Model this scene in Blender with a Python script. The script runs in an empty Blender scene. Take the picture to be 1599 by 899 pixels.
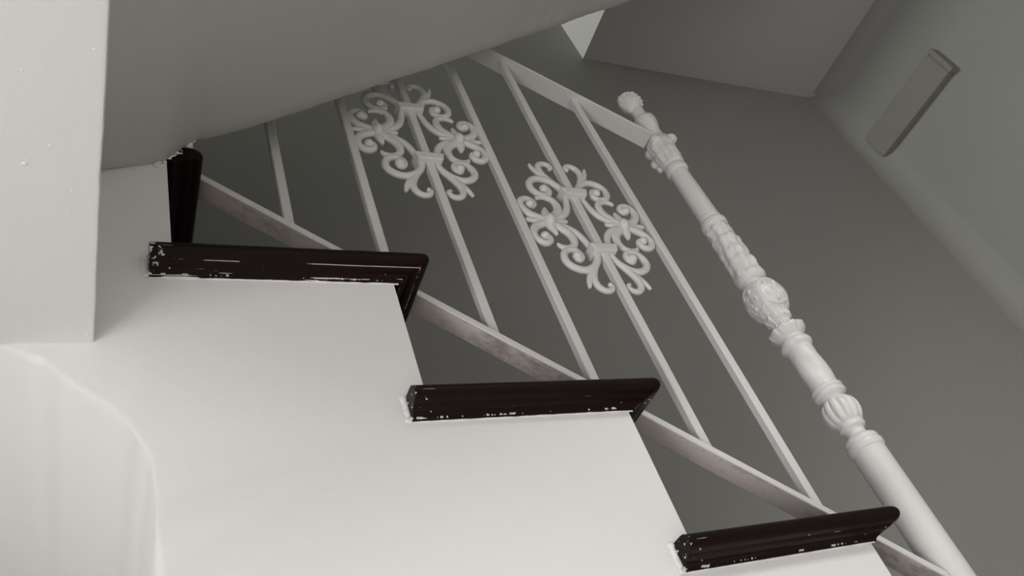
import bpy, bmesh, math, random
from mathutils import Vector, Matrix, noise
S = bpy.context.scene
COL = S.collection
PI = math.pi

# ------------------------------------------------------------------ camera
cam = bpy.data.objects.new('camera', bpy.data.cameras.new('camera'))
COL.objects.link(cam)
cam.data.sensor_width = 36.0
cam.data.lens = 1291.2 * 36.0 / 1599.0
cam.data.clip_start = 0.02
RX, RY, RZ = (0.89252, -0.33765, -0.29899), (0.02302, 0.69620, -0.71748), (0.45041, 0.63349, 0.62914)
cam.matrix_world = Matrix(((RX[0], -RY[0], -RZ[0], -0.1149), (RX[1], -RY[1], -RZ[1], -0.6857),
                           (RX[2], -RY[2], -RZ[2], -0.9185), (0, 0, 0, 1)))
S.camera = cam

# ------------------------------------------------------------------ world, added lights out of view, exposure
w = bpy.data.worlds.new('world'); S.world = w; w.use_nodes = True
w.node_tree.nodes['Background'].inputs[0].default_value = (0.80, 0.88, 1.0, 1)
w.node_tree.nodes['Background'].inputs[1].default_value = 0.3
S.view_settings.view_transform = 'Standard'; S.view_settings.look = 'None'
S.view_settings.gamma = 1.0; S.view_settings.use_curve_mapping = False
S.view_settings.exposure = 0.0

def area(name, loc, aim, sx, sy, power, col):
    l = bpy.data.lights.new(name, 'AREA'); l.shape = 'RECTANGLE'; l.size = sx; l.size_y = sy
    l.energy = power; l.color = col
    o = bpy.data.objects.new(name, l); COL.objects.link(o); o.location = loc
    o.rotation_euler = Vector(aim).to_track_quat('-Z', 'Y').to_euler()
    return o
# unseen lights added for an invented patio door, landing window and ceiling lamp
area('added_left_light_low', (-1.57, -1.75, -2.0), (1, 0, 0), 1.7, 0.8, 15, (1.0, 1.0, 1.0))
area('added_left_light', (-1.57, -1.1, -1.6), (1, 0, 0), 0.8, 1.6, 25, (1.0, 1.0, 1.0))
area('unseen_landing_light', (-1.57, 0.62, 2.6), (1, 0, 0), 0.34, 1.0, 16, (0.96, 1.0, 0.92)).data.spread = math.radians(95)   # unseen; spread narrowed to keep it off the back wall
area('added_overhead_light', (0.85, -2.2, 1.55), (0, 0, -1), 0.6, 0.6, 49, (1.0, 0.995, 0.985))  # invented lamp, added overhead to light the walls

# ------------------------------------------------------------------ dimensions (metres)
RUN, RISE, NOSE = 0.25, 0.2049, 0.0389
YB, XR, XL, YF = 0.85, 3.3093, -1.6, -3.6
ZF, ZTOP = -2.4588, 4.6
ZC, XE = 2.076, 1.8279
YM = 0.0741
SLOPE = 0.8045
NSTEP = 12

# ------------------------------------------------------------------ materials
def nt(name):
    m = bpy.data.materials.new(name); m.use_nodes = True
    t = m.node_tree; return m, t.nodes, t.links, t.nodes['Principled BSDF']
def N(nodes, typ, **kw):
    n = nodes.new(typ)
    for k, v in kw.items():
        if k.startswith('i_'): n.inputs[k[2:]].default_value = v
        else: setattr(n, k, v)
    return n
def paint(name, col, rough=0.55, bump=0.25, scale=60, var=0.05, fine=900, dist=0.002):
    m, nd, lk, b = nt(name)
    tc = N(nd, 'ShaderNodeTexCoord')
    n1 = N(nd, 'ShaderNodeTexNoise'); n1.inputs['Scale'].default_value = scale; n1.inputs['Detail'].default_value = 5
    n2 = N(nd, 'ShaderNodeTexNoise'); n2.inputs['Scale'].default_value = 5; n2.inputs['Detail'].default_value = 4
    n3 = N(nd, 'ShaderNodeTexNoise'); n3.inputs['Scale'].default_value = fine; n3.inputs['Detail'].default_value = 2
    for n in (n1, n2, n3): lk.new(tc.outputs['Object'], n.inputs['Vector'])
    mx = N(nd, 'ShaderNodeMix', data_type='RGBA')
    mx.inputs['A'].default_value = tuple(c * (1 - var) for c in col) + (1,)
    mx.inputs['B'].default_value = tuple(min(1, c * (1 + var)) for c in col) + (1,)
    lk.new(n2.outputs['Fac'], mx.inputs['Factor']); lk.new(mx.outputs['Result'], b.inputs['Base Color'])
    ad = N(nd, 'ShaderNodeMath', operation='MULTIPLY_ADD'); ad.inputs[1].default_value = 0.35
    lk.new(n3.outputs['Fac'], ad.inputs[0]); lk.new(n1.outputs['Fac'], ad.inputs[2])
    bp = N(nd, 'ShaderNodeBump'); bp.inputs['Strength'].default_value = bump; bp.inputs['Distance'].default_value = dist
    lk.new(ad.outputs[0], bp.inputs['Height']); lk.new(bp.outputs['Normal'], b.inputs['Normal'])
    b.inputs['Roughness'].default_value = rough
    return m
M = {}
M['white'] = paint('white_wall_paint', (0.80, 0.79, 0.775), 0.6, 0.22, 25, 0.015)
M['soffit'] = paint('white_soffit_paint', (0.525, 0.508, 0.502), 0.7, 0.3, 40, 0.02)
M['back'] = paint('grey_wall_paint', (0.360, 0.355, 0.336), 0.65, 0.15, 30, 0.03)
M['right'] = paint('pale_grey_wall_paint', (0.328, 0.324, 0.308), 0.65, 0.15, 30, 0.02)
M['metal'] = paint('white_enamel', (0.75, 0.735, 0.72), 0.42, 0.25, 120, 0.04, 700, 0.0008)
M['cast'] = paint('white_enamel_casting', (0.75, 0.735, 0.72), 0.38, 0.35, 160, 0.06, 600, 0.001)
M['plaster'] = paint('raw_white_plaster', (0.84, 0.83, 0.815), 0.75, 0.6, 200, 0.03)
M['floor'] = paint('pale_floor_tile', (0.62, 0.59, 0.55), 0.4, 0.05, 8, 0.05)
M['taupe'] = paint('taupe_plastic', (0.255, 0.238, 0.215), 0.5, 0.05, 30, 0.03)
M['alu'] = paint('white_window_frame', (0.8, 0.8, 0.8), 0.4, 0.03, 30, 0.02)

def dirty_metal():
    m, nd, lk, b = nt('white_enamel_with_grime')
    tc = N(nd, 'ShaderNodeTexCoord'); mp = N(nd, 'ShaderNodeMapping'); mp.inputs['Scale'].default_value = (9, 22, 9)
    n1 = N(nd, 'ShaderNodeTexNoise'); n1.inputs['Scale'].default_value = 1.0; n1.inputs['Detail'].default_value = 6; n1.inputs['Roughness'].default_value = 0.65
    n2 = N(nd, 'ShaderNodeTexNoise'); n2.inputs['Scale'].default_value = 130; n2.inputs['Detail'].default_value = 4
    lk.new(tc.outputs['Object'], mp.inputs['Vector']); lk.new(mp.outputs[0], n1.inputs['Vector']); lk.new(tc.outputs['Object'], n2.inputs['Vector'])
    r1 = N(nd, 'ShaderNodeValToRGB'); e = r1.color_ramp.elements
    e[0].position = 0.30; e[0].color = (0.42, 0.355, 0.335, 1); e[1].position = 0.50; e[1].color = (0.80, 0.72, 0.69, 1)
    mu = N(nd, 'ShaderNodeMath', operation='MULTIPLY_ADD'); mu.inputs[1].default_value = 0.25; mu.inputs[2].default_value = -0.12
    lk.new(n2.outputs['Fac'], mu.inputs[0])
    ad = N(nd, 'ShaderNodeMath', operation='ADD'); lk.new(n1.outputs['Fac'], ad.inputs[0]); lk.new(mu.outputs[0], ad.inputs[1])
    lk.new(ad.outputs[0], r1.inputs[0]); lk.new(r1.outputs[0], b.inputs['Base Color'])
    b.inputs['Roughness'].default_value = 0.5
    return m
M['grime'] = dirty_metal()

def dark_wood(name, end_chips, low_smear, scratch):
    """dark varnish; chips of white paint near the cut end and a smear along the lower edge (object space)."""
    m, nd, lk, b = nt(name)
    tc = N(nd, 'ShaderNodeTexCoord'); sp = N(nd, 'ShaderNodeSeparateXYZ'); lk.new(tc.outputs['Object'], sp.inputs[0])
    mp = N(nd, 'ShaderNodeMapping'); mp.inputs['Scale'].default_value = (6, 60, 90)
    gr = N(nd, 'ShaderNodeTexNoise'); gr.inputs['Scale'].default_value = 2.0; gr.inputs['Detail'].default_value = 6
    lk.new(tc.outputs['Object'], mp.inputs['Vector']); lk.new(mp.outputs[0], gr.inputs['Vector'])
    base = N(nd, 'ShaderNodeMix', data_type='RGBA')
    base.inputs['A'].default_value = (0.0060, 0.0035, 0.0036, 1); base.inputs['B'].default_value = (0.0150, 0.0065, 0.0062, 1)
    lk.new(gr.outputs['Fac'], base.inputs['Factor'])
    ch = N(nd, 'ShaderNodeTexNoise'); ch.inputs['Scale'].default_value = 150; ch.inputs['Detail'].default_value = 5; ch.inputs['Roughness'].default_value = 0.6
    lk.new(tc.outputs['Object'], ch.inputs['Vector'])
    mp2 = N(nd, 'ShaderNodeMapping'); mp2.inputs['Scale'].default_value = (12, 60, 520)
    sm = N(nd, 'ShaderNodeTexNoise'); sm.inputs['Scale'].default_value = 1.0; sm.inputs['Detail'].default_value = 5
    lk.new(tc.outputs['Object'], mp2.inputs['Vector']); lk.new(mp2.outputs[0], sm.inputs['Vector'])
    def rng(sock, a, bb, lo, hi):
        r = N(nd, 'ShaderNodeMapRange'); r.inputs['From Min'].default_value = a; r.inputs['From Max'].default_value = bb
        r.inputs['To Min'].default_value = lo; r.inputs['To Max'].default_value = hi; lk.new(sock, r.inputs['Value']); return r.outputs[0]
    def mth(op, a, c):
        n = N(nd, 'ShaderNodeMath', operation=op)
        for i, s in enumerate((a, c)):
            if isinstance(s, (int, float)): n.inputs[i].default_value = s
            else: lk.new(s, n.inputs[i])
        return n.outputs[0]
    endb = rng(sp.outputs['X'], -0.3137, -0.3137 + 0.030, end_chips, 0.0)           # towards the cut end
    lowb = rng(sp.outputs['Z'], -0.0215, -0.0275, 0.0, low_smear)                    # lower moulding edge
    e1 = mth('GREATER_THAN', mth('ADD', ch.outputs['Fac'], endb), 0.74)
    e2 = mth('GREATER_THAN', mth('ADD', sm.outputs['Fac'], lowb), 0.76)
    band = mth('LESS_THAN', mth('ABSOLUTE', mth('ADD', sp.outputs['Z'], 0.0194), 0.0), 0.00020)   # scratch along the groove
    e3 = mth('MULTIPLY', band, mth('GREATER_THAN', gr.outputs['Fac'], scratch))
    mask = mth('MAXIMUM', mth('MAXIMUM', e1, e2), e3)
    mx = N(nd, 'ShaderNodeMix', data_type='RGBA'); lk.new(mask, mx.inputs['Factor'])
    lk.new(base.outputs['Result'], mx.inputs['A']); mx.inputs['B'].default_value = (0.62, 0.59, 0.56, 1)
    lk.new(mx.outputs['Result'], b.inputs['Base Color'])
    b.inputs['Roughness'].default_value = 0.34; b.inputs['Specular IOR Level'].default_value = 0.10
    bp = N(nd, 'ShaderNodeBump'); bp.inputs['Strength'].default_value = 0.15; bp.inputs['Distance'].default_value = 0.001
    lk.new(ch.outputs['Fac'], bp.inputs['Height']); lk.new(bp.outputs['Normal'], b.inputs['Normal'])
    return m
M['wood_a'] = dark_wood('dark_varnished_wood_worn', 0.21, 0.165, 0.50)
M['wood_b'] = dark_wood('dark_varnished_wood', 0.13, 0.055, 0.60)
M['wood_c'] = dark_wood('dark_varnished_wood_plain', 0.0, 0.0, 2.0)
M['rawwood'] = paint('bare_chipped_wood', (0.42, 0.33, 0.25), 0.8, 0.3, 300, 0.15)

def glass():
    m, nd, lk, b = nt('clear_window_glass')
    b.inputs['Base Color'].default_value = (1, 1, 1, 1); b.inputs['Roughness'].default_value = 0.02
    b.inputs['Transmission Weight'].default_value = 1.0; b.inputs['IOR'].default_value = 1.01
    return m
M['glass'] = glass()

# ------------------------------------------------------------------ helpers
def mesh_obj(name, bm, mat, parent=None, loc=(0, 0, 0), smooth=False, kind=None):
    bmesh.ops.recalc_face_normals(bm, faces=bm.faces[:])
    me = bpy.data.meshes.new(name); bm.to_mesh(me); bm.free()
    if smooth:
        for p in me.polygons: p.use_smooth = True
        if smooth != 'all':
            me.set_sharp_from_angle(angle=math.radians(38))
    mats = mat if isinstance(mat, (list, tuple)) else [mat]
    for k in mats: me.materials.append(M[k])
    o = bpy.data.objects.new(name, me); COL.objects.link(o); o.location = loc
    if parent: o.parent = parent
    if kind: o['kind'] = kind
    return o
def tag(o, label, cat, group=None):
    o['label'] = label; o['category'] = cat
    if group: o['group'] = group
    return o
def empty(name, loc, label, cat, group=None):
    o = bpy.data.objects.new(name, None); COL.objects.link(o); o.location = loc; o.empty_display_size = 0.05
    return tag(o, label, cat, group)
def struct(name, bm, mat, label=None, smooth=False, loc=(0, 0, 0)):
    o = mesh_obj(name, bm, mat, None, loc, smooth, 'structure')
    if label: o['label'] = label
    return o
def box(bm, x0, x1, y0, y1, z0, z1, bev=0.0, seg=2):
    v = [bm.verts.new(p) for p in ((x0, y0, z0), (x1, y0, z0), (x1, y1, z0), (x0, y1, z0), (x0, y0, z1), (x1, y0, z1), (x1, y1, z1), (x0, y1, z1))]
    fs = [bm.faces.new([v[i] for i in q]) for q in ((3, 2, 1, 0), (4, 5, 6, 7), (0, 1, 5, 4), (1, 2, 6, 5), (2, 3, 7, 6), (3, 0, 4, 7))]
    if bev:
        es = list({e for f in fs for e in f.edges})
        bmesh.ops.bevel(bm, geom=es, offset=bev, segments=seg, profile=0.5, affect='EDGES')
    return fs
def extr(bm, pts, y0, y1):
    """outline in XZ extruded along Y"""
    a = [bm.verts.new((x, y0, z)) for x, z in pts]; b = [bm.verts.new((x, y1, z)) for x, z in pts]
    bm.faces.new(a); bm.faces.new(b[::-1]); n = len(pts)
    for i in range(n): bm.faces.new((a[i], b[i], b[(i + 1) % n], a[(i + 1) % n]))
def catmull(pts, sub):
    out = []
    P = [Vector(p) for p in pts]; n = len(P)
    for i in range(n - 1):
        p0, p1, p2, p3 = P[max(i - 1, 0)], P[i], P[i + 1], P[min(i + 2, n - 1)]
        for k in range(sub):
            t = k / sub
            out.append(0.5 * ((2 * p1) + (p2 - p0) * t + (2 * p0 - 5 * p1 + 4 * p2 - p3) * t * t + (3 * p1 - p0 - 3 * p2 + p3) * t ** 3))
    out.append(P[-1]); return out

# ------------------------------------------------------------------ structure: stair body with arched passage
arch_r = [(-0.0640, ZF), (-0.0655, -0.62), (-0.0663, -0.577), (-0.0655, -0.5435), (-0.0653, -0.5132), (-0.0666, -0.481), (-0.0693, -0.464), (-0.0744, -0.4499),
          (-0.0821, -0.4319), (-0.0927, -0.4169), (-0.106, -0.4016), (-0.1221, -0.3883), (-0.1384, -0.372), (-0.1559, -0.3524), (-0.1709, -0.3436),
          (-0.1923, -0.3308), (-0.24, -0.305), (-0.30, -0.285), (-0.37, -0.273), (-0.45, -0.27)]
ar = [tuple(p) for p in catmull([(x, z, 0) for x, z in arch_r[1:]], 4)]
ar = [arch_r[0]] + [(p[0], p[1]) for p in ar]
arch = ar + [(-0.9 - x, z) for x, z in reversed(ar[:-1])]      # whole arch, right jamb to left jamb
def offset(pl, d):
    out = []
    for i, p in enumerate(pl):
        a, b = pl[max(i - 1, 0)], pl[min(i + 1, len(pl) - 1)]
        t = Vector((b[0] - a[0], b[1] - a[1])).normalized()
        out.append((p[0] + t.y * d, p[1] - t.x * d))
    return out
def stair_outline():
    pts = []
    pts.append((XL, -0.05)); pts.append((-RUN - NOSE, -0.05)); pts.append((-RUN - NOSE, -0.0285))
    for k in range(NSTEP):
        x, z = k * RUN - NOSE, -k * RISE
        pts.append((x, z - 0.0285))
        pts.append((x, z - RISE - 0.0285 if k < NSTEP - 1 else ZF))
    return pts
bm = bmesh.new()
top = stair_outline()
rim, mid = offset(arch, 0.007), offset(arch, 0.002)
rim = [(p[0], max(p[1], ZF)) for p in rim]
random.seed(3)
def wob(p, a):  # hand-plastered edge
    return (p[0] + a * noise.noise(Vector((p[0] * 40, p[1] * 40, 1.7))), p[1] + a * noise.noise(Vector((p[0] * 40, p[1] * 40, 9.1))))
rim = [wob(p, 0.0035) if p[1] > ZF + .01 else p for p in rim]
mid = [wob(p, 0.0025) if p[1] > ZF + .01 else p for p in mid]
F = [bm.verts.new((x, 0, z)) for x, z in top + [(x, z) for x, z in rim] + [(XL, ZF)]]
B = [bm.verts.new((x, YB, z)) for x, z in top + arch + [(XL, ZF)]]
nT, nA = len(top), len(arch)
M1 = [bm.verts.new((x, 0.0025, z)) for x, z in mid]
M2 = [bm.verts.new((x, 0.009, z)) for x, z in arch]
bm.faces.new(F); bm.faces.new(B[::-1])
for i in range(nT - 1): bm.faces.new((F[i], B[i], B[i + 1], F[i + 1]))
bm.faces.new((F[-1], B[-1], B[0], F[0]))
FA, BA = F[nT:nT + nA], B[nT:nT + nA]
for i in range(nA - 1):
    bm.faces.new((FA[i], M1[i], M1[i + 1], FA[i + 1])); bm.faces.new((M1[i], M2[i], M2[i + 1], M1[i + 1])); bm.faces.new((M2[i], BA[i], BA[i + 1], M2[i + 1]))
bm.faces.new((F[nT - 1], B[nT - 1], BA[0], M2[0], M1[0], FA[0])); bm.faces.new((FA[-1], M1[-1], M2[-1], BA[-1], B[-1], F[-1]))
bm.normal_update(); bmesh.ops.triangulate(bm, faces=[f for f in bm.faces if len(f.verts) > 4])
stair = struct('wall_stair_side', bm, 'white', 'white plastered stair side wall with stepped top and arched passage', smooth=True)

# beam across the landing edge, its underside overhead on the left
bm = bmesh.new()
bx = [(-0.1060, -0.95), (-0.1097, -0.3656), (-0.1127, -0.19), (-0.1138, 0.0)]
lo = []; hi = []; ed = []
prof = [(0, 0.30), (0, 0.004), (-0.0012, 0.0012), (-0.004, 0.0)]
rows = []
pl = catmull([(x, y, 0) for x, y in bx], 8)
for p in pl:
    j = 0.0007 * noise.noise(Vector((p.y * 60, 0, 0)))
    rows.append([bm.verts.new((p.x + dx + j, p.y, -0.3279 + dz)) for dx, dz in prof] + [bm.verts.new((-0.46, p.y, -0.3279)), bm.verts.new((-0.46, p.y, -0.03))])
for a, b in zip(rows, rows[1:]):
    for i in range(6): bm.faces.new((a[i], a[(i + 1) % 6], b[(i + 1) % 6], b[i]))
bm.faces.new(rows[0]); bm.faces.new(rows[-1][::-1])
beam = struct('trim_1', bm, 'white', 'white plastered beam overhead on the left', smooth=True)
# paint blisters on the beam underside
bm = bmesh.new(); random.seed(8)
for (x, y, r) in ((-0.166, -0.215, .0022), (-0.148, -0.235, .0014), (-0.133, -0.19, .0012), (-0.165, -0.30, .0012), (-0.136, -0.165, .0011), (-0.125, -0.06, .0013), (-0.15, -0.04, .0012), (-0.12, -0.012, .0014), (-0.119, -0.325, .0012)):
    bmesh.ops.create_icosphere(bm, subdivisions=2, radius=r, matrix=Matrix.Translation((x, y, -0.3279)) @ Matrix.Diagonal((1.2, 0.9, 0.35, 1)))
mesh_obj('paint_blisters', bm, 'white', beam, smooth='all', kind='stuff')

# sloping soffit of the flight above (nearer than the stair body)
def soffit_z(x):
    if x < -0.042: return -0.063 + (x + 0.113) * (0.027 / 0.071)
    if x < -0.007: return -0.036 + (x + 0.042) * (0.047 / 0.035)
    if x < 0.06: return 0.011 + (x + 0.007) * (0.0365 / 0.067)
    return 0.0039 + 0.7252 * x
bm = bmesh.new()
xs = [-0.125 + 0.009 * i for i in range(0, 135)] + [1.2, 1.6, 2.0, 2.4, 2.86]
rows = []
for i, x in enumerate(xs):
    z = soffit_z(x)
    j = 0.0022 * noise.noise(Vector((x * 55, 3.3, 0))) + 0.003 * noise.noise(Vector((x * 14, 7.7, 0))) if 0.02 < x < 1.2 else 0
    if -0.05 < x < 0.02: j = 0.005 * noise.noise(Vector((x * 160, 1.1, 0)))
    zs = 0.0039 + 0.7252 * max(x, -0.10)
    row = []
    for y in (-0.95, -0.5, -0.25, -0.12, -0.05, -0.02, -0.005):
        t = min(1, max(0, (y + 0.12) / 0.12))
        row.append(bm.verts.new((x, y, zs * (1 - t) + (z + j) * t)))
    row.append(bm.verts.new((x, 0.0, z + j + 0.003)))
    row.append(bm.verts.new((x, 0.0, zs + 0.42))); row.append(bm.verts.new((x, -0.95, zs + 0.42)))
    rows.append(row)
n = len(rows[0])
for a, b in zip(rows, rows[1:]):
    for i in range(n): bm.faces.new((a[i], a[(i + 1) % n], b[(i + 1) % n], b[i]))
bm.faces.new(rows[0]); bm.faces.new(rows[-1][::-1])
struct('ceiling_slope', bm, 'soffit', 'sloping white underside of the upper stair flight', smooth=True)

# landing slab behind the beam
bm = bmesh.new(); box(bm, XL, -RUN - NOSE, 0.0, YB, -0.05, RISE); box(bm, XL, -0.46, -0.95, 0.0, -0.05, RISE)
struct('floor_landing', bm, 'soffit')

# upper floor slab with its edge face, room ceiling
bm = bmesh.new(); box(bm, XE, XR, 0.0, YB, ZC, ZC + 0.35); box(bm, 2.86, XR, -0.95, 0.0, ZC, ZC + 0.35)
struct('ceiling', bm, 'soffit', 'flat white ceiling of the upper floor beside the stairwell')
bm = bmesh.new(); box(bm, XL, XR, YF, -0.95, 1.6, 1.8)
struct('ceiling_room', bm, 'white')
bm = bmesh.new(); box(bm, XL, XR, -0.95, YB, ZTOP, ZTOP + 0.1)
struct('ceiling_stairwell', bm, 'white')
bm = bmesh.new(); extr(bm, [(XL, -0.05), (-0.46, -0.05), (-0.10, 0.0), (2.86, 2.10), (XR, 2.10), (XR, ZTOP), (XL, ZTOP)], -1.0, -0.951)
struct('wall_light_block', bm, 'white')  # unseen wall, brought down to the flight to block stray light
bm = bmesh.new(); box(bm, XL - .2, XR + .2, YF - .2, YB + .2, ZF - 0.1, ZF)
struct('floor', bm, 'floor')
RC = 0.12
bm = bmesh.new(); box(bm, XL - .15, XR - RC, YB, YB + 0.15, ZF, ZTOP)
struct('wall_back', bm, 'back', 'grey painted wall behind the stair railing')
# right wall, running into the back wall through a rounded plaster corner
bm = bmesh.new()
pl = [(XR, YF)] + [(XR - RC + RC * math.cos(a * PI / 32), YB - RC + RC * math.sin(a * PI / 32)) for a in range(17)] + [(XR - RC, YB + 0.15), (XR + 0.15, YB + 0.15), (XR + 0.15, YF)]
lo_ = [bm.verts.new((x, y, ZF)) for x, y in pl]; hi_ = [bm.verts.new((x, y, ZTOP)) for x, y in pl]
for i in range(len(pl)): bm.faces.new((lo_[i], lo_[(i + 1) % len(pl)], hi_[(i + 1) % len(pl)], hi_[i]))
bm.faces.new(lo_[::-1]); bm.faces.new(hi_)
bm.normal_update(); bmesh.ops.triangulate(bm, faces=[f for f in bm.faces if len(f.verts) > 4])
struct('wall_right', bm, 'right', 'grey painted wall on the right, rounded into the wall behind the railing', smooth=True)
# plaster cove between upper ceiling and right wall
bm = bmesh.new(); RV = 0.08
cv = [(XR + 0.002, ZC + 0.002)] + [(XR - RV + RV * math.sin(a * PI / 20), ZC - RV + RV * math.cos(a * PI / 20)) for a in range(11)]
extr(bm, cv, -0.95, YB - 0.03); bm.normal_update()
bmesh.ops.triangulate(bm, faces=[f for f in bm.faces if len(f.verts) > 4])
struct('trim_3', bm, 'right', smooth=True)

def wall_with_hole(name, axis, at, thick, u0, u1, z0, z1, holes, mat):
    """wall slab with rectangular holes (u0,u1,z0,z1), split in a grid"""
    us = sorted({u0, u1, *[h[0] for h in holes], *[h[1] for h in holes]}); zs = sorted({z0, z1, *[h[2] for h in holes], *[h[3] for h in holes]})
    bm = bmesh.new()
    for a, b in zip(us, us[1:]):
        for c, d in zip(zs, zs[1:]):
            if any(h[0] <= a and b <= h[1] and h[2] <= c and d <= h[3] for h in holes): continue
            if axis == 'x': box(bm, min(at, at + thick), max(at, at + thick), a, b, c, d)
            else: box(bm, a, b, min(at, at + thick), max(at, at + thick), c, d)
    return struct(name, bm, mat)
DOOR = (-2.62, -0.68, ZF, -0.78); LWIN = (0.42, 0.82, 2.05, 3.15)  # openings made to go with the added lights, out of view
wall_with_hole('wall_left', 'x', XL, -0.15, YF, YB, ZF, ZTOP, [DOOR, LWIN], 'white')
wall_with_hole('wall_front', 'y', YF, -0.15, XL, XR, ZF, ZTOP, [], 'white')
def window(name, axis, at, h, mull):
    bm = bmesh.new(); t = 0.05
    def bar(u0, u1, z0, z1, d0=0.0, d1=0.05):
        if axis == 'x': box(bm, at - 0.10 + d0, at - 0.10 + d1, u0, u1, z0, z1)
        else: box(bm, u0, u1, at - 0.10 + d0, at - 0.10 + d1, z0, z1)
    u0, u1, z0, z1 = h
    bar(u0, u1, z0, z0 + t); bar(u0, u1, z1 - t, z1); bar(u0, u0 + t, z0 + t, z1 - t); bar(u1 - t, u1, z0 + t, z1 - t)
    us = [u0 + t] + [u0 + (u1 - u0) * i / mull for i in range(1, mull)] + [u1 - t]
    for u in us[1:-1]: bar(u - t / 2, u + t / 2, z0 + t, z1 - t)
    o = struct(name, bm, 'alu')
    for a, b in zip(us, us[1:]):
        bm = bmesh.new()
        if axis == 'x': box(bm, at - 0.078, at - 0.072, a, b, z0 + t, z1 - t)
        else: box(bm, a, b, at - 0.078, at - 0.072, z0 + t, z1 - t)
        mesh_obj('pane', bm, 'glass', o)
    return o
window('added_door_1', 'x', XL, DOOR, 2); window('unseen_window_1', 'x', XL, LWIN, 1)  # frames for the added door and window openings
bm = bmesh.new(); box(bm, 0.51, 1.19, -2.54, -1.86, 1.565, 1.6)
struct('added_lamp_housing', bm, 'alu')          # flat housing of the added lamp, out of view

# ------------------------------------------------------------------ treads
L = 0.3137
# (side overhang, front overhang, z) down the moulding
PROF = []
for a in range(0, 10):
    t = PI / 2 - a * (PI * 0.86) / 9
    PROF.append((0.019 + 0.0102 * math.cos(t), 0.0345 + 0.0105 * math.cos(t), -0.009 + 0.0100 * math.sin(t)))
PROF += [(0.0185, 0.0335, -0.0190), (0.0172, 0.0318, -0.0198), (0.0155, 0.0295, -0.0212), (0.0118, 0.0235, -0.0228), (0.0090, 0.0180, -0.0238), (0.0086, 0.0172, -0.0250),
         (0.0074, 0.0150, -0.0260), (0.0050, 0.0112, -0.0275), (0.0034, 0.0098, -0.0290), (0.0030, 0.0090, -0.0310)]
def tread_mesh(seed, depth=YB):
    bm = bmesh.new(); rings = []
    for i, (es, ef, z) in enumerate(PROF):
        xr = ef - NOSE; y = -es if seed else 0.001
        c = 0.0065 if i < 10 else 0.002
        pts = [(-L, y), (-L + 0.004, y)]
        for q in range(1, 16): pts.append((-L + 0.004 + (xr - c + L - 0.004) * q / 16, y))
        for q in range(0, 7):
            a = -PI / 2 + q * (PI / 2) / 6
            pts.append((xr - c + c * math.cos(a), y + c + c * math.sin(a)))
        pts += [(xr, 0.10), (xr, 0.3), (xr, depth), (-L, depth)]
        ring = []
        for k, (x, yy) in enumerate(pts):
            j = 0.0006 * noise.noise(Vector((x * 30 + seed * 7, yy * 30, z * 50))) if i > 2 else 0
            ring.append(bm.verts.new((x, yy + j, z)))
        rings.append(ring)
    n = len(rings[0])
    for a, b in zip(rings, rings[1:]):
        for i in range(n - 1): bm.faces.new((a[i], a[i + 1], b[i + 1], b[i]))
        bm.faces.new((a[n - 1], a[0], b[0], b[n - 1]))
    bm.faces.new(rings[0]); bm.faces.new(rings[-1][::-1])
    bm.normal_update(); bmesh.ops.triangulate(bm, faces=[f for f in bm.faces if len(f.verts) > 4])
    return bm
TL = {0: 'dark wooden stair tread, topmost, ending against the sloping ceiling',
      1: 'dark wooden stair tread with chipped left end, highest with a full side edge',
      2: 'dark wooden stair tread at mid-height, between the chipped upper one and the lowest visible one',
      3: 'dark wooden stair tread with rounded cut end, lowest one, beside the newel post',
      4: 'dark wooden stair tread under the foot of the newel post'}
random.seed(5)
for k in range(5):
    t = mesh_obj('stair_tread', tread_mesh(k), ('wood_c', 'wood_a', 'wood_b', 'wood_b', 'wood_b')[k], None, (k * RUN, 0, -k * RISE), smooth=True)
    tag(t, TL[k], 'stair tread', 'dark wooden stair treads')
    # chipped spots at the nose corner: bare wood showing
    if k in (1, 2, 3):
        bm = bmesh.new()
        spots = {1: ((-0.0015, -0.0258, -0.0095, .0050), (-0.006, -0.0200, -0.0178, .0017)), 2: ((-0.001, -0.0262, -0.009, .0020), (-0.016, -0.0080, -0.0262, .0014), (-0.0105, -0.012, -0.0245, .0014)),
                 3: ((-0.145, -0.0195, -0.0188, .0014), (-0.02, -0.016, -0.0222, .0010))}[k]
        for x, y, z, r in spots:
            m = Matrix.Translation((x, y, z)) @ Matrix.Diagonal((1, 0.35, 0.7, 1))
            r0 = bmesh.ops.create_icosphere(bm, subdivisions=2, radius=r, matrix=m)
            for v in r0['verts']: v.co += Vector((noise.noise(v.co * 400), 0, noise.noise(v.co * 400 + Vector((5, 5, 5))))) * r * 0.5
        mesh_obj('paint_chip', bm, 'rawwood', t, smooth='all', kind='stuff')
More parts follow.
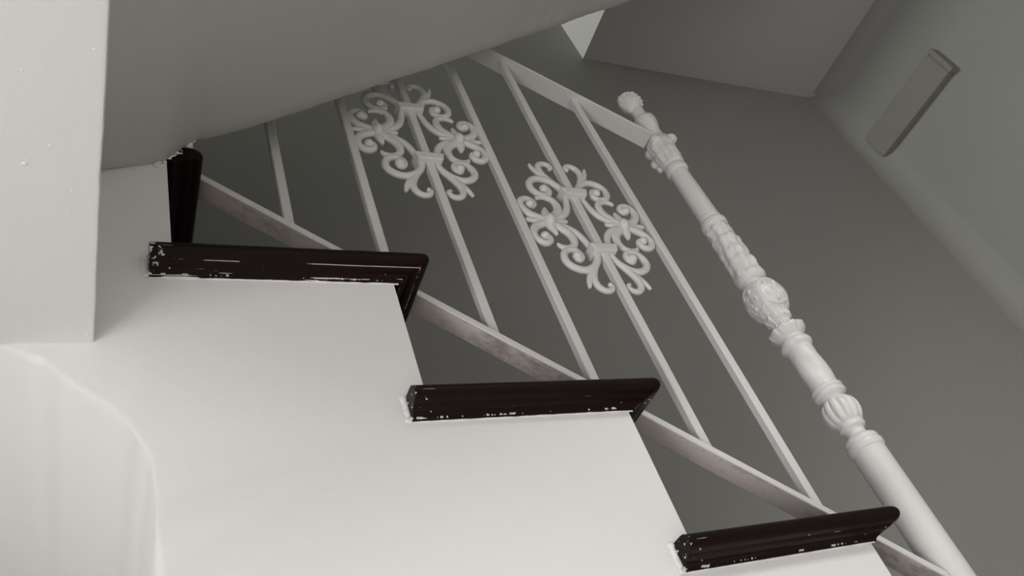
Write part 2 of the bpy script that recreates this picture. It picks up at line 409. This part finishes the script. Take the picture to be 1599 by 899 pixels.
# ragged plaster line where the wall paint meets each tread
for k in range(0, 5):
    bm = bmesh.new(); random.seed(20 + k)
    x0, x1 = k * RUN - L - 0.004, k * RUN - NOSE + 0.006
    if k == 0: continue
    nseg = 150; up = []; dn = []
    for i in range(nseg + 1):
        x = x0 + (x1 - x0) * i / nseg
        h = 0.0022 * noise.noise(Vector((x * 90, k * 3.1, 0))) + 0.0016 * noise.noise(Vector((x * 330, k, 4)))
        up.append((x, -0.0048, -k * RISE - 0.0268 + h + (0.0022 if i > nseg - 6 else 0)))
        dn.append((x, -0.0002, -k * RISE - 0.0325 + 0.0015 * noise.noise(Vector((x * 60, 9, k)))))
    A = [bm.verts.new(p) for p in up]; Bq = [bm.verts.new(p) for p in dn]; Cq = [bm.verts.new((p[0], 0.003, p[2])) for p in up]
    for i in range(nseg):
        bm.faces.new((A[i], A[i + 1], Bq[i + 1], Bq[i])); bm.faces.new((A[i], Cq[i], Cq[i + 1], A[i + 1]))
    # the upright bead behind the cut end
    zs = [-k * RISE + 0.002 - 0.034 * i / 22 for i in range(23)]
    prev = None
    for i, z in enumerate(zs):
        j = 0.0035 * noise.noise(Vector((z * 300, k * 5.0, 2)))
        wv = 0.0022 + 0.0022 * noise.noise(Vector((z * 170, k * 5.0, 8)))
        q = [bm.verts.new(p) for p in ((x0 - wv + j * .6, -0.0002, z), (x0 + 0.0015 + j * .3, -0.0026 + j * .4, z), (x0 + 0.0046, -0.0024, z), (x0 + 0.0046, 0.002, z))]
        if prev:
            for a in range(3): bm.faces.new((prev[a], prev[a + 1], q[a + 1], q[a]))
        prev = q
    mesh_obj('plaster_edge', bm, 'plaster', stair, smooth='all')
# broken plaster lumps round the buried end of the topmost tread
bm = bmesh.new(); random.seed(2)
for i in range(34):
    t = random.random() ** 1.3
    x, z = -0.052 + 0.047 * t, -0.046 + 0.054 * t + 0.012 * (random.random() - .35)
    r = 0.0008 + 0.0015 * random.random()
    r0 = bmesh.ops.create_icosphere(bm, subdivisions=2, radius=r, matrix=Matrix.Translation((x, -0.0015, z)) @ Matrix.Diagonal((1.8, 0.8, 0.8, 1)))
    for v in r0['verts']: v.co += noise.noise_vector(v.co * 300) * r * 0.9
mesh_obj('plaster_lumps', bm, 'plaster', stair, smooth='all', kind='stuff')

# ------------------------------------------------------------------ railing
RW, RT, TW, TT = 0.0342, 0.0131, 0.0385, 0.006
ZB0, ZT0 = 0.0301, 0.9707
XN = 0.9046
rail = empty('stair_railing', (0.62, YM, ZB0 - SLOPE * 0.62), 'white painted metal stair railing with square bars and scroll ornaments', 'railing')
def at_rail(o):
    o.parent = rail; o.matrix_parent_inverse = Matrix.Translation(-rail.location); return o
def sloped_bar(name, x0, x1, ztop, th, wd, mats):
    bm = bmesh.new(); nseg = 40; rows = []
    c = 0.0012
    sec = [(-wd / 2, -c), (-wd / 2 + c, 0), (wd / 2 - c, 0), (wd / 2, -c), (wd / 2, -th + c), (wd / 2 - c, -th), (-wd / 2 + c, -th), (-wd / 2, -th + c)]
    for i in range(nseg + 1):
        x = x0 + (x1 - x0) * i / nseg
        rows.append([bm.verts.new((x, YM + y, ztop - SLOPE * x + z + 0.0005 * noise.noise(Vector((x * 25, y * 20, 2))))) for y, z in sec])
    for a, b in zip(rows, rows[1:]):
        for i in range(8):
            f = bm.faces.new((a[i], a[(i + 1) % 8], b[(i + 1) % 8], b[i]))
            f.material_index = 1 if (len(mats) > 1 and i == 5) else 0
    bm.faces.new(rows[0]); bm.faces.new(rows[-1][::-1])
    return at_rail(mesh_obj(name, bm, mats))
sloped_bar('bottom_rail', -0.52, XN - 0.0275, ZB0, RT, RW, ['metal', 'grime'])
sloped_bar('top_rail', -0.52, XN - 0.0275, ZT0 + TT, TT, TW, ['metal'])
BX = [0.1197, 0.2442, 0.3672, 0.4900, 0.6169, 0.7445]
HB = 0.0069
for i, x in enumerate(BX):
    bm = bmesh.new()
    c = 0.0016
    sec = [(-HB, -HB + c), (-HB + c, -HB), (HB - c, -HB), (HB, -HB + c), (HB, HB - c), (HB - c, HB), (-HB + c, HB), (-HB, HB - c)]
    zb = lambda xx: ZB0 - SLOPE * (x + xx) - 0.0006
    zt = lambda xx: ZT0 - SLOPE * (x + xx) + 0.0006
    r0 = [bm.verts.new((x + a, YM + b, zb(a))) for a, b in sec]; r1 = [bm.verts.new((x + a, YM + b, zt(a))) for a, b in sec]
    for q in range(8): bm.faces.new((r0[q], r0[(q + 1) % 8], r1[(q + 1) % 8], r1[q]))
    bm.faces.new(r0[::-1]); bm.faces.new(r1)
    at_rail(mesh_obj('baluster', bm, 'metal', smooth=True))

# --- cast scroll ornament: tapered strokes in a quarter, mirrored four ways
def stroke(bm, pts, w0, w1, d0, d1, sx=1, sz=1, sub=6, wm=None):
    P = catmull([(x * sx, 0, z * sz) for x, z in pts], sub); n = len(P); NS = 10; rings = []
    for i, p in enumerate(P):
        t = i / (n - 1)
        a, b = P[max(i - 1, 0)], P[min(i + 1, n - 1)]
        tg = (b - a).normalized(); nr = Vector((tg.z, 0, -tg.x))
        wd = w0 + (w1 - w0) * t
        if wm: wd = w0 * (1 - t) ** 2 + 2 * wm * t * (1 - t) + w1 * t * t
        dp = d0 + (d1 - d0) * t
        wd *= 1.28; dp *= 1.15
        ring = []
        for k in range(NS):
            an = 2 * PI * k / NS
            cc, ss = math.cos(an), math.sin(an)
            ring.append(bm.verts.new(p + nr * (wd / 2 * math.copysign(abs(cc) ** 0.7, cc)) + Vector((0, dp / 2 * math.copysign(abs(ss) ** 0.8, ss) * (1 - 0.25 * abs(cc)), 0))))
        rings.append(ring)
    for a, b in zip(rings, rings[1:]):
        for k in range(NS): bm.faces.new((a[k], a[(k + 1) % NS], b[(k + 1) % NS], b[k]))
    bm.faces.new(rings[0][::-1]); bm.faces.new(rings[-1])
def ball(bm, x, y, z, rx, ry, rz, sub=2):
    bmesh.ops.create_icosphere(bm, subdivisions=sub, radius=1.0, matrix=Matrix.Translation((x, y, z)) @ Matrix.Diagonal((rx, ry, rz, 1)))
QC = [(-.012, -.068), (-.017, -.088), (-.030, -.104), (-.048, -.112), (-.065, -.108), (-.0755, -.096), (-.0755, -.081), (-.067, -.0695), (-.054, -.0665), (-.0445, -.0735), (-.0435, -.084), (-.050, -.090), (-.056, -.086)]
QS1 = [(-.066, -.006), (-.054, -.016), (-.045, -.028), (-.0425, -.043), (-.047, -.056), (-.058, -.063)]
QL1 = [(-.050, -.060), (-.060, -.0635), (-.072, -.060), (-.077, -.0535)]
QS2 = [(-.064, -.004), (-.046, -.012), (-.031, -.025), (-.022, -.043), (-.017, -.064)]
QB = [(-.022, -.096), (-.034, -.115), (-.041, -.132), (-.040, -.147), (-.031, -.156), (-.020, -.155), (-.0145, -.147), (-.020, -.142)]
QLB = [(-.032, -.110), (-.043, -.124), (-.052, -.138), (-.057, -.151)]
QR = [(-.074, -.003), (-.090, -.008), (-.104, -.017), (-.1125, -.032), (-.110, -.046), (-.099, -.0535), (-.088, -.049), (-.086, -.039), (-.093, -.034)]
def add_ornament(xc, zc, label):
    o = None
    bm = bmesh.new()                      # the two ferrules that clamp the bar
    orn_root = None
    def place(ob, parent=None):
        ob.location = (0, 0, 0)
        return ob
    first = True
    # collar halves as body of the ornament
    def collar(sz):
        bm = bmesh.new(); z0 = 0.0695 * sz
        a = [(-0.026, 0.0085), (0.026, 0.0085), (0.021, -0.0085), (-0.021, -0.0085)]
        fr = [bm.verts.new((x, -0.0150, z0 + z)) for x, z in a]; bk = [bm.verts.new((x, 0.0135, z0 + z)) for x, z in a]
        bm.faces.new(fr); bm.faces.new(bk[::-1])
        for i in range(4): bm.faces.new((fr[i], bk[i], bk[(i + 1) % 4], fr[(i + 1) % 4]))
        bmesh.ops.bevel(bm, geom=bm.edges[:], offset=0.0022, segments=2, profile=0.5, affect='EDGES')
        return bm
    root = bpy.data.objects.new('scroll_ornament', None); COL.objects.link(root); root.empty_display_size = 0.03
    root.location = (xc, YM, zc); at_rail(root); root['label'] = label
    for sz in (1, -1): mesh_obj('collar', collar(sz), 'cast', root)
    for sx in (1, -1):
        bm = bmesh.new()                  # side rosette: bulb, pointed tips, leaves
        X = -0.0725 * sx
        ball(bm, X, -0.004, 0, .0095, .0105, .0125, 3)
        for s in (1, -1):
            stroke(bm, [(-.0725, .004 * s), (-.0720, .018 * s), (-.0690, .033 * s)], .0155, .003, .015, .006, sx, 1, wm=.016)
        stroke(bm, [(-.076, 0), (-.095, 0.0015), (-.116, 0.0005)], .009, .006, .010, .006, sx, 1, wm=.0155)
        stroke(bm, [(-.068, 0), (-.052, 0.001), (-.037, 0.002)], .010, .005, .010, .006, sx, 1, wm=.014)
        mesh_obj('rosette', bm, 'cast', root, smooth='all')
        for sz in (1, -1):
            for nm, parts in (('side_curl', 'R'), ('volute', 'C'), ('stem', 'S'), ('tip_curl', 'B')):
                bm = bmesh.new()
                if parts == 'R':
                    stroke(bm, QR, .0125, .0060, .011, .010, sx, sz, wm=.0125); ball(bm, -.0945 * sx, -.002, -.0385 * sz, .0082, .0085, .0078)
                elif parts == 'C':
                    stroke(bm, QC, .0105, .0065, .011, .009, sx, sz, wm=.0115); ball(bm, -.0525 * sx, -.002, -.0825 * sz, .0085, .0085, .0085)
                    stroke(bm, QL1, .012, .003, .009, .006, sx, sz, wm=.0125)
                elif parts == 'S':
                    stroke(bm, QS1, .015, .007, .011, .009, sx, sz, wm=.0135); stroke(bm, QS2, .009, .008, .009, .009, sx, sz, wm=.0125)
                else:
                    stroke(bm, QB, .009, .0055, .010, .008, sx, sz, wm=.0115); stroke(bm, QLB, .010, .003, .009, .006, sx, sz, wm=.0135)
                mesh_obj(nm, bm, 'cast', root, smooth='all')
    return root
add_ornament(0.3672, 0.1905, 'white cast scroll ornament partly cut off by the sloping ceiling')
add_ornament(0.6169, -0.0090, 'white cast scroll ornament next to the newel post')

# ------------------------------------------------------------------ newel post
newel = empty('newel_post', (XN, YM, -4 * RISE + 0.001), 'ornate white cast newel post topped with a curly-haired head', 'newel post')
def lathe(name, prof, nseg=48, mod=None, sub=5, mat='cast', smoothp=True, ox=0.0, parent=None):
    bm = bmesh.new(); rings = []
    pr = [tuple(p) for p in catmull([(r, 0, z) for r, z in prof], sub)] if smoothp else [(r, 0, z) for r, z in prof]
    for r, _, z in pr:
        ring = []
        for k in range(nseg):
            th = 2 * PI * k / nseg
            rr = r + (mod(z, th) if mod else 0)
            dx, dy = lean(z)
            ring.append(bm.verts.new((rr * math.cos(th) + dx, rr * math.sin(th) + dy, z + 4 * RISE - 0.001)))
        rings.append(ring)
    for a, b in zip(rings, rings[1:]):
        for k in range(nseg): bm.faces.new((a[k], a[(k + 1) % nseg], b[(k + 1) % nseg], b[k]))
    bm.faces.new(rings[0]); bm.faces.new(rings[-1][::-1])
    return mesh_obj(name, bm, mat, parent or newel, smooth=True)
def lean(z): return (-0.0033 * max(0.0, min(1.0, (z + 0.45) / 0.6)), 0.0)
ZO = 4 * RISE - 0.001
# plain lower shaft standing on the tread, with its ring
lathe('lower_shaft', [(.034, -.8186), (.034, -.800), (.029, -.792), (.0262, -.780), (.0258, -.70), (.0256, -.60), (.0254, -.50), (.0254, -.486), (.0272, -.482), (.0280, -.477), (.0275, -.4725), (.0255, -.470), (.0262, -.4665), (.0245, -.4625), (.0195, -.459), (.0158, -.4555), (.0147, -.452), (.0160, -.447), (.0200, -.4438), (.0212, -.4410), (.0205, -.4378), (.0215, -.4350)], 56)
lathe('melon_ball', [(.0200, -.4352), (.0225, -.4325), (.0262, -.427), (.0287, -.419), (.0293, -.411), (.0278, -.403), (.0240, -.396), (.0190, -.3915)], 96,
      mod=lambda z, t: -0.0034 * (1 - abs(math.cos(6 * t))) ** 1.5 * max(0, min(1, (z + .4365) / .012)) * max(0, min(1, (-.3905 - z) / .010)))
def carve2(z, t):
    d = max(0, min(1, (z + .366) / .02)) * max(0, min(1, (-.300 - z) / .02))
    return d * (0.0012 * math.sin(3 * t + z * 60) + 0.0009 * noise.noise(Vector((math.cos(t) * 2.5, math.sin(t) * 2.5, z * 90))) + 0.0016 * max(0, math.sin(2 * t + 1.0 + 35 * z)) * math.sin((z + .36) * 85))
lathe('middle_shaft', [(.0185, -.3915), (.0176, -.3900), (.0185, -.3875), (.0235, -.3845), (.0258, -.381), (.0255, -.3775), (.0235, -.3755), (.0255, -.3725), (.0252, -.3690), (.0222, -.3665), (.0222, -.355), (.0224, -.33), (.0218, -.305), (.0216, -.2935), (.0225, -.2890), (.0262, -.2835), (.0265, -.2785), (.0240, -.2735), (.0205, -.2695), (.0205, -.2660)], 64, mod=carve2)
def petals(z, t):
    u = max(0, min(1, (z + .266) / .018))
    return u * (0.0022 * abs(math.cos(5 * t)) - 0.0012 + 0.0006 * math.sin(20 * t))
lathe('leaf_crown', [(.0205, -.2665), (.0235, -.2630), (.0275, -.2580), (.0303, -.2530), (.0305, -.2490), (.0285, -.2465), (.0235, -.2450), (.0185, -.2420), (.0152, -.2370), (.0152, -.2330), (.0172, -.2290), (.0212, -.2255), (.0222, -.2215), (.0212, -.2175), (.0205, -.2150)], 90, mod=petals)
# ball with four round medallions
fb = lathe('floral_ball', [(.0205, -.2155), (.0235, -.2100), (.0290, -.2000), (.0325, -.1890), (.0330, -.1780), (.0315, -.1660), (.0270, -.1550), (.0205, -.1470), (.0170, -.1420)], 72,
           mod=lambda z, t: 0.0030 * math.cos(2 * (t - 3.787)) ** 2 * max(0, math.cos((z + .18) * 40)) + 0.0005 * math.sin(12 * t))
for q in range(4):
    an = 3.787 - PI / 4 + q * PI / 2
    bm = bmesh.new()
    R0, r0 = 0.0245, 0.0022
    NS, NT = 40, 8; grid = []
    for i in range(NS):
        a = 2 * PI * i / NS
        grid.append([(R0 + r0 * math.cos(2 * PI * j / NT), a, r0 * math.sin(2 * PI * j / NT)) for j in range(NT)])
    ax = Vector((math.cos(an), math.sin(an), 0)); ay = Vector((-math.sin(an), math.cos(an), 0)); az = Vector((0, 0, 1))
    org = Vector((lean(-.18)[0], 0, -0.179 + ZO)) + ax * 0.0265
    def pt(u, v, h): return org + ay * u + az * v * 1.12 + ax * (h - 6.0 * (u * u))
    vs = [[bm.verts.new(pt(r * math.cos(a), r * math.sin(a), h)) for r, a, h in row] for row in grid]
    for i in range(NS):
        for j in range(NT): bm.faces.new((vs[i][j], vs[(i + 1) % NS][j], vs[(i + 1) % NS][(j + 1) % NT], vs[i][(j + 1) % NT]))
    # leaf relief within the rim
    for j in range(5):
        a = 2 * PI * j / 5 + .4
        for r, s in ((0.0075, .0058), (0.0145, .0062)):
            c = pt(r * math.cos(a + r * 40), r * math.sin(a + r * 40), 0.0045 - r * .05)
            mm = Matrix.Translation(c) @ Matrix((( *ax, 0), (*ay, 0), (*az, 0), (0, 0, 0, 1))).transposed() @ Matrix.Diagonal((s * .55, s * .8, s * 1.15, 1))
            bmesh.ops.create_icosphere(bm, subdivisions=2, radius=1, matrix=mm)
    mesh_obj('medallion', bm, 'cast', fb, smooth='all')
def carve(z, t):
    d = max(0, min(1, (z + .134) / .012)) * max(0, min(1, (.004 - z) / .01))
    v = 0.0019 * math.sin(4 * t + z * 95) * math.cos(3 * t - z * 130) + 0.0024 * noise.noise(Vector((math.cos(t) * 2.2, math.sin(t) * 2.2, z * 75))) + 0.0012 * noise.noise(Vector((math.cos(t) * 5, math.sin(t) * 5, z * 180 + 4)))
    return d * v
lathe('carved_shaft', [(.0170, -.1425), (.0180, -.1395), (.0225, -.1365), (.0260, -.1320), (.0266, -.1260), (.0255, -.115), (.0248, -.095), (.0240, -.07), (.0235, -.045), (.0230, -.02), (.0225, .000), (.0218, .004)], 84, mod=carve, sub=9)
lathe('upper_shaft', [(.0218, .0035), (.0240, .0060), (.0246, .0110), (.0240, .0160), (.0212, .0200), (.0200, .0225), (.0207, .0255), (.0202, .0290), (.0196, .034), (.0190, .09), (.0184, .14), (.0182, .1600), (.0186, .1635), (.0214, .1660), (.0226, .1710), (.0222, .1765), (.0204, .1800), (.0200, .184)], 56)
# capital with leaves and rolled volutes
def capm(z, t):
    u = max(0, min(1, (z - .185) / .015)) * max(0, min(1, (.268 - z) / .015))
    return u * (0.0026 * math.cos(4 * t + .6) + 0.0024 * noise.noise(Vector((math.cos(t) * 2.2, math.sin(t) * 2.2, z * 70))) + 0.001 * math.sin(12 * t))
cap = lathe('capital', [(.0200, .1835), (.0225, .188), (.0240, .196), (.0250, .206), (.0265, .216), (.0262, .226), (.0270, .236), (.0275, .246), (.0255, .256), (.0225, .264), (.0200, .271)], 72, mod=capm, sub=6)
for q in range(4):                      # round knobs with a raised eye
    bm = bmesh.new(); an = -1.0 + q * PI / 2
    c = Vector((lean(.25)[0] + 0.0245 * math.cos(an), 0.0245 * math.sin(an), 0.2490 + ZO))
    e = Matrix.Rotation(q * PI / 2, 3, 'Z') @ Vector((-0.45, -0.55, -0.70)).normalized()
    ball(bm, c.x, c.y, c.z, .0122, .0122, .0116, 3)
    k = c + e * 0.0098; ball(bm, k.x, k.y, k.z, .0058, .0058, .0054, 3)
    mesh_obj('knob', bm, 'cast', cap, smooth='all')
for an in (0.646, 2.216):
    bm = bmesh.new()
    for dz, d, s in ((.2170, .0295, .0102), (.2000, .0262, .0080)):
        ball(bm, lean(.2)[0] + d * math.cos(an), d * math.sin(an), dz + ZO, s * .85, s * .85, s, 3)
    for v in bm.verts: v.co += noise.noise_vector(v.co * 190) * 0.0016
    mesh_obj('leaf_boss', bm, 'cast', cap, smooth='all')
# draped bust: waist, shoulders, neck
def drape(z, t):
    u = max(0, min(1, (z - .275) / .02)) * max(0, min(1, (.338 - z) / .012))
    return u * (0.0035 * math.cos(2 * (t - .9)) + 0.0006 * math.sin(9 * t + z * 160))
bust = lathe('bust', [(.0200, .2705), (.0192, .279), (.0198, .290), (.0222, .300), (.0248, .310), (.0258, .320), (.0250, .330), (.0212, .338), (.0160, .3430), (.0142, .346), (.0146, .3485), (.0140, .352), (.0136, .362), (.0140, .372)], 64, mod=drape)
HC = Vector((lean(.4)[0] - 0.0035, 0.0015, 0.3985 + ZO))
bm = bmesh.new()
bmesh.ops.create_uvsphere(bm, u_segments=40, v_segments=28, radius=1.0)
FD = Vector((-0.92, 0.10, 0)).normalized(); SD = Vector((-FD.y, FD.x, 0))
for v in bm.verts:
    p = v.co.copy(); f, s_, z = p.dot(FD), p.dot(SD), p.z
    x = 0.0245 * f; y = 0.0212 * s_; zz = 0.0325 * z
    if z < 0: y *= 1 - 0.22 * z * z; x *= 1 - 0.10 * abs(z) if f > 0 else 1 - 0.35 * abs(z)
    g = lambda a, b, c, d: math.exp(-((s_ - a) / c) ** 2 - ((z - b) / d) ** 2)
    if f > 0:
        x += 0.0048 * g(0, -.12, .14, .20) + 0.0016 * g(0, .22, .6, .10) + 0.0022 * g(0, -.50, .26, .10) + 0.003 * g(0, -.80, .3, .14)
        x -= 0.0024 * (g(.36, .08, .17, .12) + g(-.36, .08, .17, .12)) + 0.0012 * g(0, -.62, .3, .05)
    v.co = HC + FD * x + SD * y + Vector((0, 0, zz))
head = mesh_obj('head', bm, 'cast', newel, smooth='all')
bm = bmesh.new(); random.seed(11)
for i in range(130):
    z = 1 - 2 * (i + .5) / 130; th = i * 2.39996; rr = math.sqrt(max(0, 1 - z * z)); p = Vector((rr * math.cos(th), rr * math.sin(th), z))
    f = p.dot(FD)
    if not (z > 0.38 or (f < 0.10 and z > -0.30)): continue
    c = HC + FD * (0.0222 * f) + SD * (0.0194 * p.dot(SD)) + Vector((0, 0, 0.0296 * z))
    r = 0.0046 + 0.0018 * random.random()
    bmesh.ops.create_icosphere(bm, subdivisions=2, radius=r, matrix=Matrix.Translation(c) @ Matrix.Diagonal((1, 1, .8, 1)))
mesh_obj('hair', bm, 'cast', head, smooth='all', kind='stuff')

# ------------------------------------------------------------------ box fitting on the right wall
bxo = empty('wall_box', (XR, 0.56, 1.60), 'taupe rectangular box fitting mounted high on the right wall', 'wall box')
bm = bmesh.new(); box(bm, -0.040, -0.001, -0.235, 0.240, -0.085, 0.066, 0.004)
mesh_obj('body', bm, 'taupe', bxo)
bm = bmesh.new(); box(bm, -0.045, -0.0005, -0.262, -0.235, -0.091, 0.072, 0.004)
mesh_obj('end_cap', bm, 'taupe', bxo)
